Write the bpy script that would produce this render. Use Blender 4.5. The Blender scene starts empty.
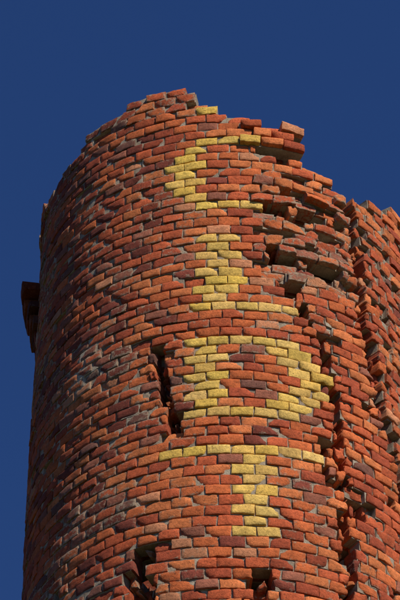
import bpy, math, random
import numpy as np
from mathutils import Vector
rng = np.random.default_rng(11)
random.seed(11)
scene = bpy.context.scene

# ------------------------------------------------------------------ dimensions
N = 56                      # radial bricks per course
DA = 2*math.pi/N            # angle of one brick module
H = 0.106                   # course height
Z19 = 24.8
RM = 1.85
def zc(k): return Z19 + (19-k)*H - max(0, k-35)*.0075 - max(0, k-36)*.0005
def R_at(z): return RM + (Z19 - z)*0.011
JOINT = 0.012

# ------------------------------------------------------------------ numpy noise
def _h(ix, iy, iz, seed):
    n = (ix*374761393 + iy*668265263 + iz*2147483647 + seed*974634777) & 0xFFFFFFFF
    n = ((n ^ (n >> 13))*1274126177) & 0xFFFFFFFF
    n = ((n ^ (n >> 16))*2246822519) & 0xFFFFFFFF
    return ((n ^ (n >> 15)) & 0xFFFFFF)/float(0xFFFFFF)
def vnoise(p, seed=0):
    p = np.asarray(p, dtype=np.float64)
    i = np.floor(p).astype(np.int64); f = p - i; f = f*f*(3-2*f)
    r = 0
    for dx in (0, 1):
        for dy in (0, 1):
            for dz in (0, 1):
                w = (f[..., 0] if dx else 1-f[..., 0])*(f[..., 1] if dy else 1-f[..., 1])*(f[..., 2] if dz else 1-f[..., 2])
                r = r + w*_h(i[..., 0]+dx, i[..., 1]+dy, i[..., 2]+dz+7919, seed)
    return r*2-1
def n1(a, b=0.0, c=0.0, seed=0):
    return float(vnoise(np.array([[a, b, c]]), seed)[0])

# ------------------------------------------------------------------ node helpers
def new_mat(name):
    m = bpy.data.materials.new(name); m.use_nodes = True
    nt = m.node_tree; nt.nodes.clear()
    return m, nt
def nd(nt, t, **kw):
    n = nt.nodes.new(t)
    for k, v in kw.items(): setattr(n, k, v)
    return n
def lk(nt, a, b): nt.links.new(a, b)
def noise_tex(nt, vec, scale, detail=6, rough=0.6, dist=0.0):
    n = nd(nt, 'ShaderNodeTexNoise'); lk(nt, vec, n.inputs['Vector'])
    n.inputs['Scale'].default_value = scale; n.inputs['Detail'].default_value = detail
    n.inputs['Roughness'].default_value = rough; n.inputs['Distortion'].default_value = dist
    return n.outputs['Fac']
def ramp(nt, fac, stops):
    r = nd(nt, 'ShaderNodeValToRGB'); lk(nt, fac, r.inputs['Fac'])
    e = r.color_ramp.elements
    while len(e) > 1: e.remove(e[0])
    e[0].position = stops[0][0]; e[0].color = (*stops[0][1], 1)
    for p, c in stops[1:]:
        x = e.new(p); x.color = (*c, 1)
    return r.outputs['Color']
def g(v): return (v, v, v)
def mixc(nt, fac, a, b, mode='MIX'):
    m = nd(nt, 'ShaderNodeMix', data_type='RGBA', blend_type=mode)
    if hasattr(fac, 'is_linked'): lk(nt, fac, m.inputs[0])
    else: m.inputs[0].default_value = fac
    for s, i in ((a, 6), (b, 7)):
        if hasattr(s, 'is_linked'): lk(nt, s, m.inputs[i])
        else: m.inputs[i].default_value = (*s, 1)
    return m.outputs[2]
def mth(nt, op, a, b=None, clamp=False):
    m = nd(nt, 'ShaderNodeMath', operation=op, use_clamp=clamp)
    for s, i in ((a, 0), (b, 1)):
        if s is None: continue
        if hasattr(s, 'is_linked'): lk(nt, s, m.inputs[i])
        else: m.inputs[i].default_value = s
    return m.outputs[0]
def finish(nt, col, height, strength, dist, rough=0.9, spec=0.2):
    b = nd(nt, 'ShaderNodeBsdfPrincipled'); o = nd(nt, 'ShaderNodeOutputMaterial')
    lk(nt, col, b.inputs['Base Color'])
    b.inputs['Roughness'].default_value = rough
    b.inputs['Specular IOR Level'].default_value = spec
    bp = nd(nt, 'ShaderNodeBump'); bp.inputs['Strength'].default_value = strength
    bp.inputs['Distance'].default_value = dist
    lk(nt, height, bp.inputs['Height']); lk(nt, bp.outputs[0], b.inputs['Normal'])
    lk(nt, b.outputs[0], o.inputs['Surface'])

# brick : per-brick tint attribute + weathering
brick_mat, nt = new_mat('radial_brick')
tc = nd(nt, 'ShaderNodeTexCoord').outputs['Object']
tint = nd(nt, 'ShaderNodeAttribute', attribute_name='tint').outputs['Color']
wear = nd(nt, 'ShaderNodeAttribute', attribute_name='wear').outputs['Fac']
edg = nd(nt, 'ShaderNodeAttribute', attribute_name='edge').outputs['Fac']
nA = noise_tex(nt, tc, 9, 8, 0.65)
nB = noise_tex(nt, tc, 45, 8, 0.7)
nC = noise_tex(nt, tc, 160, 5, 0.7)
c = mixc(nt, 1.0, tint, ramp(nt, nA, [(0.3, g(0.68)), (0.7, g(1.2))]), 'MULTIPLY')
c = mixc(nt, 1.0, c, ramp(nt, nB, [(0.28, g(0.55)), (0.5, g(1.0)), (0.75, g(1.28))]), 'MULTIPLY')
c = mixc(nt, 1.0, c, ramp(nt, nC, [(0.3, g(0.72)), (0.6, g(1.1))]), 'MULTIPLY')
# mortar smear / lime bloom, strongest along the arrises
sm = noise_tex(nt, tc, 24, 9, 0.75, 0.4)
q = mth(nt, 'ADD', sm, mth(nt, 'MULTIPLY', wear, 0.20))
q = mth(nt, 'ADD', q, mth(nt, 'MULTIPLY', edg, 0.14))
smf = mth(nt, 'MULTIPLY', mth(nt, 'SUBTRACT', q, 0.715), 9.0, True)
c = mixc(nt, mth(nt, 'MULTIPLY', smf, 0.8), c, ramp(nt, nB, [(.3, (.24, .17, .12)), (.7, (.50, .40, .29))]))
pit = ramp(nt, noise_tex(nt, tc, 60, 4, 0.6, 0.6), [(0.29, g(1)), (0.36, g(0))])
c = mixc(nt, mth(nt, 'MULTIPLY', pit, 0.7), c, (0.04, 0.022, 0.016))
hh = mth(nt, 'ADD', mth(nt, 'MULTIPLY', nB, 1.0), mth(nt, 'MULTIPLY', nC, 0.5))
hh = mth(nt, 'SUBTRACT', hh, mth(nt, 'MULTIPLY', pit, 0.5))
hh = mth(nt, 'ADD', hh, mth(nt, 'MULTIPLY', smf, 0.25))
finish(nt, c, hh, 0.85, 0.014)

mortar_mat, nt = new_mat('lime_mortar')
tc = nd(nt, 'ShaderNodeTexCoord').outputs['Object']
mA = noise_tex(nt, tc, 5, 6, 0.65); mB = noise_tex(nt, tc, 70, 8, 0.75)
c = ramp(nt, mA, [(0.32, (0.24, 0.17, 0.12)), (0.5, (0.46, 0.37, 0.28)), (0.7, (0.60, 0.52, 0.41))])
c = mixc(nt, 1.0, c, ramp(nt, mB, [(0.25, g(0.5)), (0.7, g(1.2))]), 'MULTIPLY')
finish(nt, c, mB, 1.0, 0.02)

# ------------------------------------------------------------------ geometry generator
def blocks(name, P, mat, nx=6, nz=5):
    """P: dict of arrays (M). Makes worn blocks curved round the chimney axis."""
    M = len(P['ua'])
    if nx > 3: S = np.concatenate([[0, .022], np.linspace(.022, .978, nx-2)[1:-1], [.978, 1]])
    else: S = np.linspace(0, 1, nx)
    if nz > 3: T = np.concatenate([[0, .045], np.linspace(.045, .955, nz-2)[1:-1], [.955, 1]])
    else: T = np.linspace(0, 1, nz)
    s, t = np.meshgrid(S, T); s = s.ravel(); t = t.ravel()
    def idx(i, j): return j*nx+i
    ring = [idx(i, 0) for i in range(nx)] + [idx(nx-1, j) for j in range(1, nz)] + \
           [idx(i, nz-1) for i in range(nx-2, -1, -1)] + [idx(0, j) for j in range(nz-2, 0, -1)]
    es = np.minimum(s, 1-s); et = np.minimum(t, 1-t)
    outer = (es < .001) | (et < .001); second = (es < .03) | (et < .055)
    edge = np.where(outer, 1.0, np.where(second, .10, 0.0)) if nx > 3 else np.zeros_like(s)
    if nx > 3: edge = np.where((es < .03) & (et < .055), edge+.45, edge)
    eat = np.where(outer, 1.0, np.where(second, .9, 0.0))
    A = lambda k: P[k][:, None]
    ua, ub, z0, z1 = A('ua'), A('ub'), A('z0'), A('z1')
    cj = P['cj']
    bl = [(1-s)*(1-t), s*(1-t), s*t, (1-s)*t]
    ju = sum(cj[:, q, 0][:, None]*bl[q][None] for q in range(4))
    jz = sum(cj[:, q, 1][:, None]*bl[q][None] for q in range(4))
    ang = (ua+(ub-ua)*s)*DA + ju/RM
    z = z0+(z1-z0)*t + jz + A('rot')*(s-.5)*(ub-ua)*DA*RM
    R = R_at(z)
    r = R - A('rec') + A('ts')*(s-.5) + A('tt')*(t-.5) - A('bev')*edge
    cs = P['chip_s'][:, None]; ct = P['chip_t'][:, None]
    d2 = ((s-cs)/.22)**2 + ((t-ct)/.4)**2
    ch = A('chip')*np.exp(-d2)
    r = r - ch
    # the chipped corner also eats into the outline
    ang = ang + np.sign(.5-cs)*ch*.35*outer/RM
    z = z + np.sign(.5-ct)*ch*.3*outer
    p = np.stack([r*np.sin(ang), -r*np.cos(ang), z], -1)
    rg = A('rough')
    so = P['seed'][:, None]
    q = p.copy(); q[..., 2] += so
    dr = rg*(vnoise(q*16, 1)*.45+vnoise(q*50, 2)*.55)
    if P.get('patch') is not None: dr = dr + P['patch']*vnoise(p*2.3, 5)
    r = r + dr
    ang = ang + rg*.5*vnoise(q*34, 3)/RM
    z = z + rg*.5*vnoise(q*34, 4)
    w = np.stack([np.sin(ang)*1.8, -np.cos(ang)*1.8, z], -1)
    z = z + .015*vnoise(w*1.1, 8) + .009*vnoise(w*3.1, 9)
    r = r + .016*vnoise(w*.9, 10)
    V = np.stack([r*np.sin(ang), -r*np.cos(ang), z], -1)
    nf = nx*nz
    faces = []; smf = []
    for j in range(nz-1):
        for i in range(nx-1):
            faces.append((idx(i, j), idx(i+1, j), idx(i+1, j+1), idx(i, j+1)))
            smf.append(0 < i < nx-2 and 0 < j < nz-2)
    nfront = len(faces)
    L = len(ring)
    rr = r[:, ring]-A('depth'); aa = ang[:, ring]; zz = z[:, ring]
    V = np.concatenate([V, np.stack([rr*np.sin(aa), -rr*np.cos(aa), zz], -1)], 1)
    for i in range(L):
        j = (i+1) % L
        faces.append((ring[j], ring[i], nf+i, nf+j))
    quads = np.array(faces); back = np.array([nf+i for i in range(L)][::-1])
    nv = nf+L
    verts = V.reshape(-1, 3)
    off = (np.arange(M)*nv)
    per = len(quads)*4+L
    loops = np.concatenate([quads.ravel(), back])[None]+off[:, None]
    lt1 = np.array([4]*len(quads)+[L]); npf = len(lt1)
    ls1 = np.concatenate([[0], np.cumsum(lt1)[:-1]])
    ls = (ls1[None]+(np.arange(M)*per)[:, None]).ravel()
    me = bpy.data.meshes.new(name)
    me.vertices.add(len(verts)); me.vertices.foreach_set('co', verts.astype(np.float32).ravel())
    me.loops.add(loops.size); me.loops.foreach_set('vertex_index', loops.ravel().astype(np.int32))
    me.polygons.add(npf*M)
    me.polygons.foreach_set('loop_start', ls.astype(np.int32))
    sm1 = np.array(smf+[False]*(npf-nfront), dtype=bool)
    me.update(calc_edges=True); me.validate()
    if len(me.polygons) == npf*M:
        me.polygons.foreach_set('use_smooth', np.tile(sm1, M))
    a = me.attributes.new('tint', 'FLOAT_COLOR', 'POINT')
    col = np.repeat(np.concatenate([P['tint'], np.ones((M, 1))], 1), nv, 0)
    a.data.foreach_set('color', col.astype(np.float32).ravel())
    b = me.attributes.new('wear', 'FLOAT', 'POINT')
    b.data.foreach_set('value', np.repeat(P['wear'], nv).astype(np.float32))
    e = me.attributes.new('edge', 'FLOAT', 'POINT')
    e.data.foreach_set('value', np.tile(np.concatenate([eat, np.ones(L)*.6]), M).astype(np.float32))
    me.materials.append(mat)
    ob = bpy.data.objects.new(name, me); scene.collection.objects.link(ob)
    return ob

# ------------------------------------------------------------------ design of the ruin
rim_u = [-28, -16, -14, -12.6, -12, -9.8, -8.6, -7.6, -7.4, -5.1, -4.3, -3.8, -2, -1.45, -.7, 1, 3.0, 3.3, 4.2, 5.6, 6.9, 8, 9.5, 14, 20, 28]
rim_k = [-4, -5, -5, -5.3, -4.6, -4.6, -5.0, -5.3, -6.2, -6.2, -6.8, -7.6, -7.6, -5.8, -4.1, -2.7, -2.4, .3, 2.4, 3.9, 3.2, 2.2, 0.6, -2, -3, -4]
def rim(u):
    u = (u+N/2) % N - N/2
    return float(np.interp(u, rim_u, rim_k))
crackB_k = [2.5, 5, 10.4, 17.5, 22.5, 28.6, 31, 36]
crackB_u = [5.7, 5.95, 6.2, 6.3, 7.0, 7.45, 8, 8.6]
crackC_k = [16.5, 18.2, 22.4, 28.7, 35.7, 44.5, 52]
crackC_u = [2.5, 2.9, 4.1, 4.6, 4.9, 5.0, 5.4]
crackD_k = [23.6, 24, 28, 33.5]
crackD_u = [-3.15, -3.1, -2.9, -2.2]
def voids(k):
    v = []
    r = random.Random(k*17+3)
    def crack(K, U, w0, w1, prob=1.0, jit=.25):
        if K[0] <= k <= K[-1] and r.random() < prob:
            c = np.interp(k, K, U)+r.uniform(-jit, jit); w = r.uniform(w0, w1)
            v.append((c-w/2, c+w/2))
    crack(crackB_k, crackB_u, .4, .85, 1, .12)
    crack(crackC_k, crackC_u, .2, .75, 1, .18)
    crack(crackD_k, crackD_u, .3, .65, 1, .12)
    if k == 1: v.append((1.25, 3.3))
    if k == 2: v.append((2.2, 2.8))
    if k == 6: v.append((2.3, 3.0))
    if k == 8: v += [(1.5, 2.7), (3.1, 4.5), (4.9, 5.5)]
    if k == 9: v.append((2.6, 3.5))
    if k == 10: v.append((4.2, 4.9))
    if k == 12: v.append((3.4, 4.0))
    if k == 14: v += [(1.8, 3.1), (3.6, 5.2)]
    if k == 13: v.append((1.6, 2.2))
    if k == 17: v.append((2.5, 3.2))
    if 45 <= k <= 52: v.append((-4.25+r.uniform(-.3, .2), -3.5+r.uniform(-.2, .4)))
    if k in (48, 49, 50, 51): v.append((.75+r.uniform(-.1, .2), 1.6+r.uniform(-.2, .1)))
    if k in (34, 35, 37): v.append((3.6+r.uniform(0, .3), 4.2+r.uniform(-.1, .2)))
    if k in (39, 40): v.append((5.4, 6.0))
    for _ in range(3):
        if r.random() < .22:
            c = r.uniform(5.5, 12); v.append((c, c+r.uniform(.15, .6)))
    if r.random() < .2:
        c = r.uniform(-13, 26); v.append((c, c+r.uniform(.15, .4)))
    return v
YEL = {-4: [(-1.7, -.6)], 0: [(-1.4, 1.2)], 1: [(-1.9, -.7)], 2: [(-2.3, -1.2)], 3: [(-2.8, -1.3)], 4: [(-2.4, -1.3)],
       5: [(-2.8, -.7)], 6: [(-2.3, -1.2)], 7: [(-1.9, -.7)], 8: [(-1.3, 1.3)]}
for k in range(12, 20): YEL[k] = [(-1.55, .45)] if k % 2 == 0 else [(-1.1, 0)]
YEL[17] = [(-1.1, .6)]
YEL[20] = [(-1.6, 3.7)]
YEL.update({24: [(-2, 2.6)], 25: [(-1.5, -.5), (1.7, 3.2)], 26: [(-2, 0), (2.2, 3.8)], 27: [(-1.5, -.5), (2.6, 4.1)],
            28: [(-2, 0), (3.0, 4.1)], 29: [(-1.5, -.5), (2.6, 4.2)], 30: [(-2, 0), (2.4, 3.9)], 31: [(-1.5, -.5), (1.7, 3.6)],
            32: [(-2, 3.0)], 36: [(-2.9, 4.4)]})
for k in range(37, 45): YEL[k] = [(-.2, 1.9)] if k % 2 == 0 else [(.4, 1.6)]
def is_yellow(k, u):
    return any(a <= u <= b for a, b in YEL.get(k, []))

PAL = np.array([(.64, .155, .05), (.57, .118, .045), (.70, .205, .07), (.43, .085, .038), (.26, .06, .038), (.64, .26, .13), (.38, .13, .08), (.22, .09, .065)])
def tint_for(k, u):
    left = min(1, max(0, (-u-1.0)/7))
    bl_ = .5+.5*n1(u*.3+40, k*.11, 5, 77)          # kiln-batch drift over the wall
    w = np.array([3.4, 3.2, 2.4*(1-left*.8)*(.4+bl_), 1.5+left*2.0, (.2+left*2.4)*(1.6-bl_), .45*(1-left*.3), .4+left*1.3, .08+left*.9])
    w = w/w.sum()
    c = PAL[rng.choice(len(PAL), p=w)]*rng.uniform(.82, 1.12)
    c = c*(1-.22*left)  # left bricks are browner; the shaded side's darkening is also put into the tint
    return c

def new_P(): return {k: [] for k in ('ua', 'ub', 'z0', 'z1', 'cj', 'rec', 'ts', 'tt', 'rot', 'bev', 'rough', 'depth', 'chip', 'chip_s', 'chip_t', 'seed', 'tint', 'wear')}
def add(P, **kw):
    for k in P: P[k].append(kw[k])
def fin(P, patch=None):
    Q = {k: np.array(v, dtype=float) for k, v in P.items()}
    Q['patch'] = patch
    return Q

def drift(k): return .5*(1-min(1, max(0, (k-16)/8)))
BR, MO, IB, IM = new_P(), new_P(), new_P(), new_P()
K0, K1 = -9, 62
def damage(k, u):
    d = 0
    if crackB_k[0] <= k <= 40: d = max(d, .95-abs(u-np.interp(k, crackB_k, crackB_u))/1.3)
    if crackC_k[0] <= k <= 52: d = max(d, .85-abs(u-np.interp(k, crackC_k, crackC_u))/1.1)
    if crackD_k[0] <= k <= 34: d = max(d, .6-abs(u-np.interp(k, crackD_k, crackD_u))/1.2)
    if 4 <= k <= 16 and 1.2 < u < 6: d = max(d, .65)
    if u > 6 and u < 14: d = max(d, .25)
    if k-rim(u) < 2: d = max(d, .4)
    return max(0, d)
for k in range(K0, K1):
    ph = (.5 if k % 2 else 0)+drift(k)
    zb = (zc(k)+zc(k+1))/2; zt = (zc(k)+zc(k-1))/2
    vs = voids(k)
    joints = [i+ph-N/2+rng.uniform(-.09, .09)*(.2 if is_yellow(k, i+ph-N/2+.2) else 1) for i in range(N)]
    joints.append(joints[0]+N)
    lrec = n1(k*.83, 3.3, 0, 21)
    # rubble still lodged in the cracks
    for (va, vb) in vs:
        w_ = vb-va
        if k < rim((va+vb)/2)+1: continue
        for _ in range(2 if w_ < 1 else 4):
            if rng.random() < .4:
                c = rng.uniform(va, vb); hw_ = rng.uniform(.05, .17); zz = rng.uniform(zb, zt-.03)
                add(BR, ua=c-hw_, ub=c+hw_, z0=zz, z1=zz+rng.uniform(.03, .07), cj=rng.normal(0, .014, (4, 2)), rec=rng.uniform(.06, .15), ts=rng.normal(0, .03),
                    tt=rng.normal(0, .03), rot=rng.normal(0, .4), bev=.008, rough=.02, depth=.12, chip=.02, chip_s=0., chip_t=1., seed=rng.uniform(0, 900),
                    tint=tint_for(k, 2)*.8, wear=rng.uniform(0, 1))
    for i in range(N):
        a, b = joints[i], joints[i+1]; uc = (a+b)/2
        if k < rim(uc)+rng.uniform(-.5, .5): continue
        segs = [(a, b, 0, 0)]
        for (va, vb) in vs:
            out = []
            for (p, q, fa, fb) in segs:
                if vb <= p or va >= q: out.append((p, q, fa, fb)); continue
                if va-p > .2: out.append((p, va, fa, 1))
                if q-vb > .2: out.append((vb, q, 1, fb))
            segs = out
        for (p, q, fa, fb) in segs:
            u = (p+q)/2; dm = damage(k, u); yel = is_yellow(k, uc)
            jj = JOINT/2/RM/DA
            rec = rng.normal(0, .0028) + (abs(rng.normal(0, .008)) if (rng.random() < .18 and not yel) else 0)
            ts = rng.normal(0, .0045); tt = rng.normal(0, .0045); rot = rng.normal(0, .015)
            rough = .0065+.008*dm; cjs = .0035+.006*dm
            bev = rng.uniform(.0015, .005); chip = 0
            if rng.random() < .45: chip = rng.uniform(.01, .05)
            if dm > .3 and rng.random() < .55:
                chip = rng.uniform(.02, .08)
            if dm > 0:
                rec += rng.normal(.0, .010)*dm + (rng.uniform(.02, .08) if rng.random() < .25*dm else 0)
                ts += rng.normal(0, .016)*dm; tt += rng.normal(0, .014)*dm; rot += rng.normal(0, .05)*dm
            if u > 6:
                cb = np.interp(k, crackB_k, crackB_u)
                if 0 < u-cb < 2.2: rec += .03*(1-(u-cb)/2.2); ts -= .015
            if 16 < k < 52:      # wall left of the second crack has bulged outward
                cc = np.interp(k, crackC_k, crackC_u)
                if 0 < u-cc < 1.6: rec += .03*(1-(u-cc)/1.6)
                if -1.2 < u-cc < 0: rec -= .012*(1+(u-cc)/1.2)
            if 5 <= k <= 16 and 1.2 < u < 5.9:
                rec += .03*lrec - .012 + rng.normal(0, .012)
                if k in (7, 13, 6): rec -= .025; tt -= .02
                if k in (9, 10, 15): rec += .04
                rot -= .03*(u-2.5)/2
            if -3 <= k <= 0 and .9 < u < 3.3:
                rec -= .035; rot += rng.normal(0, .05)
            if fa or fb: rough += .010; bev += .006
            peel = 4 <= k <= 9 and -15 < u < -12.9
            if peel: rec -= .165*(9.6-k)/5.6; tt += .01
            if k <= -3 and -14.5 < u < -12: rec -= .02
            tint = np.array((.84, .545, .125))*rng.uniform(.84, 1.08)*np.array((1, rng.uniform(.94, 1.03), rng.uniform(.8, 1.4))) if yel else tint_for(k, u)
            wear = np.clip(.20+.45*n1(u*.35, k*.13, 0, 31)+(.36 if u < -1 else 0)+(.55 if (4 <= k <= 16 and 1.2 < u < 5.9) else 0)+rng.uniform(-.35, .35), 0, 1.2)
            if yel: wear *= .1
            if peel: wear = 0; tint = tint*.4  # peeled sheet: shade of the left edge put into its tint
            cj = rng.normal(0, cjs, (4, 2))
            add(BR, ua=p+(jj if not fa else 0), ub=q-(jj if not fb else 0), z0=zb+JOINT/2, z1=zt-JOINT/2, cj=cj, rec=rec, ts=ts, tt=tt, rot=rot,
                bev=bev, rough=rough, depth=.16, chip=chip, chip_s=float(rng.integers(0, 2)), chip_t=float(rng.integers(0, 2)),
                seed=rng.uniform(0, 900), tint=tint, wear=wear)
            left = min(1, max(0, (-u)/6))
            add(MO, ua=p+(.1 if fa else 0), ub=q-(.1 if fb else 0), z0=zb, z1=zt, cj=np.zeros((4, 2)), rec=.0155-.005*left+max(0, rec)*.9+.03*max(0, dm-.2)+(.05 if peel else 0), ts=0, tt=0, rot=0, bev=0,
                rough=.008, depth=.13, chip=0, chip_s=0, chip_t=0, seed=0, tint=(0, 0, 0), wear=0)
    for i in range(N):
        a = i+ph+.37-N/2; b = a+1; u = a+.5
        if k < rim(u)+rng.uniform(.2, 2.2): continue
        invoid = any(va-.1 < u < vb+.1 for va, vb in vs)
        if invoid and rng.random() < .7: continue
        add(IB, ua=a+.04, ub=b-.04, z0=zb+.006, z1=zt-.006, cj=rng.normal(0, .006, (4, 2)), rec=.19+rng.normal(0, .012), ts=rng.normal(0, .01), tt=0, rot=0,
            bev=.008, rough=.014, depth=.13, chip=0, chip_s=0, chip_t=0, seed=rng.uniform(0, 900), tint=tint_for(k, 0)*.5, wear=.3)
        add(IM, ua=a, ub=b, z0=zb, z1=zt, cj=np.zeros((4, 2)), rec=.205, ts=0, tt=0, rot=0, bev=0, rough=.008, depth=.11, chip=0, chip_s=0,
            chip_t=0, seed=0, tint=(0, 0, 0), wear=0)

parts = []
parts.append(blocks('face_bricks', fin(BR), brick_mat, 9, 6))
parts.append(blocks('face_mortar', fin(MO, .0085), mortar_mat, 7, 5))
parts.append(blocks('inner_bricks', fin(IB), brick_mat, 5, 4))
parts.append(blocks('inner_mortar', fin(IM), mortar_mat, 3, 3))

LB, LM = new_P(), new_P()
k = K1
while zc(k) > .05:
    ph = (.5 if k % 2 else 0); zb = (zc(k)+zc(k+1))/2; zt = (zc(k)+zc(k-1))/2
    for i in range(N):
        a = i+ph-N/2; b = a+1
        add(LB, ua=a+.028, ub=b-.028, z0=zb+JOINT/2, z1=zt-JOINT/2, cj=rng.normal(0, .003, (4, 2)), rec=rng.normal(0, .004), ts=rng.normal(0, .004), tt=0, rot=0,
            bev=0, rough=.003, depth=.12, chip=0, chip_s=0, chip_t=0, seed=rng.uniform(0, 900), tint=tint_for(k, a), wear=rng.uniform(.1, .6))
    for i in range(0, N, 2):
        add(LM, ua=i-N/2, ub=i+2-N/2, z0=zb, z1=zt, cj=np.zeros((4, 2)), rec=.012, ts=0, tt=0, rot=0, bev=0, rough=.003, depth=.3, chip=0, chip_s=0,
            chip_t=0, seed=0, tint=(0, 0, 0), wear=0)
    k += 1
parts.append(blocks('shaft_bricks', fin(LB), brick_mat, 3, 3))
parts.append(blocks('shaft_mortar', fin(LM, .003), mortar_mat, 3, 2))

root = bpy.data.objects.new('ruined_brick_chimney', None); scene.collection.objects.link(root)
for p in parts: p.parent = root

# ------------------------------------------------------------------ ground
gm, nt = new_mat('dry_grass_ground')
tc = nd(nt, 'ShaderNodeTexCoord').outputs['Object']
gA = noise_tex(nt, tc, .15, 8, .6); gB = noise_tex(nt, tc, 6, 8, .7)
c = ramp(nt, gA, [(.35, (.05, .07, .025)), (.55, (.10, .10, .045)), (.7, (.16, .12, .08))])
c = mixc(nt, 1.0, c, ramp(nt, gB, [(.3, g(.5)), (.7, g(1.3))]), 'MULTIPLY')
finish(nt, c, gB, .8, .05)
me = bpy.data.meshes.new('ground')
ringR = [0, 4, 12, 30, 80, 250, 800, 3000]; seg = 64
vs_ = [(0, 0, 0)]; fs = []
for ri, rr in enumerate(ringR[1:]):
    for s in range(seg):
        a = 2*math.pi*s/seg; x, y = rr*math.cos(a), rr*math.sin(a)
        vs_.append((x, y, 0 if rr < 10 else .25*n1(x*.05, y*.05, 0, 3)))
for s in range(seg): fs.append((0, 1+s, 1+(s+1) % seg))
for ri in range(len(ringR)-2):
    o = 1+ri*seg
    for s in range(seg): fs.append((o+s, o+seg+s, o+seg+(s+1) % seg, o+(s+1) % seg))
me.from_pydata(vs_, [], fs); me.materials.append(gm)
scene.collection.objects.link(bpy.data.objects.new('ground', me))

# ------------------------------------------------------------------ light
SAZ, SEL = math.radians(38), math.radians(46)
S = Vector((math.sin(SAZ)*math.cos(SEL), -math.cos(SAZ)*math.cos(SEL), math.sin(SEL)))
sl = bpy.data.lights.new('sun', 'SUN'); sl.energy = 5.0; sl.angle = math.radians(.5); sl.color = (1, .92, .77)
so = bpy.data.objects.new('sun', sl); so.rotation_euler = S.to_track_quat('Z', 'Y').to_euler(); so.location = (20, -30, 50)
scene.collection.objects.link(so)
w = bpy.data.worlds.new('World'); scene.world = w; w.use_nodes = True
nt = w.node_tree; nt.nodes.clear()
sky = nd(nt, 'ShaderNodeTexSky', sky_type='NISHITA', sun_disc=False)
sky.sun_elevation = SEL; sky.sun_rotation = math.atan2(S.x, S.y)
sky.air_density = 1.0; sky.dust_density = 0.2; sky.ozone_density = 2.5
mx = mixc(nt, 1.0, sky.outputs[0], (.42, .70, 1.25), 'MULTIPLY')
bg = nd(nt, 'ShaderNodeBackground'); bg.inputs['Strength'].default_value = .056
o = nd(nt, 'ShaderNodeOutputWorld')
lk(nt, mx, bg.inputs[0]); lk(nt, bg.outputs[0], o.inputs[0])

# ------------------------------------------------------------------ camera
cam = bpy.data.cameras.new('camera'); co = bpy.data.objects.new('camera', cam)
scene.collection.objects.link(co); scene.camera = co
cam.lens = 228; cam.sensor_width = 36; cam.sensor_fit = 'AUTO'; cam.clip_end = 6000
co.location = (0, -26.68, 1.6)
co.rotation_euler = (math.radians(90+43), 0, .0106)
scene.view_settings.view_transform = 'Standard'; scene.view_settings.look = 'None'; scene.view_settings.exposure = 0
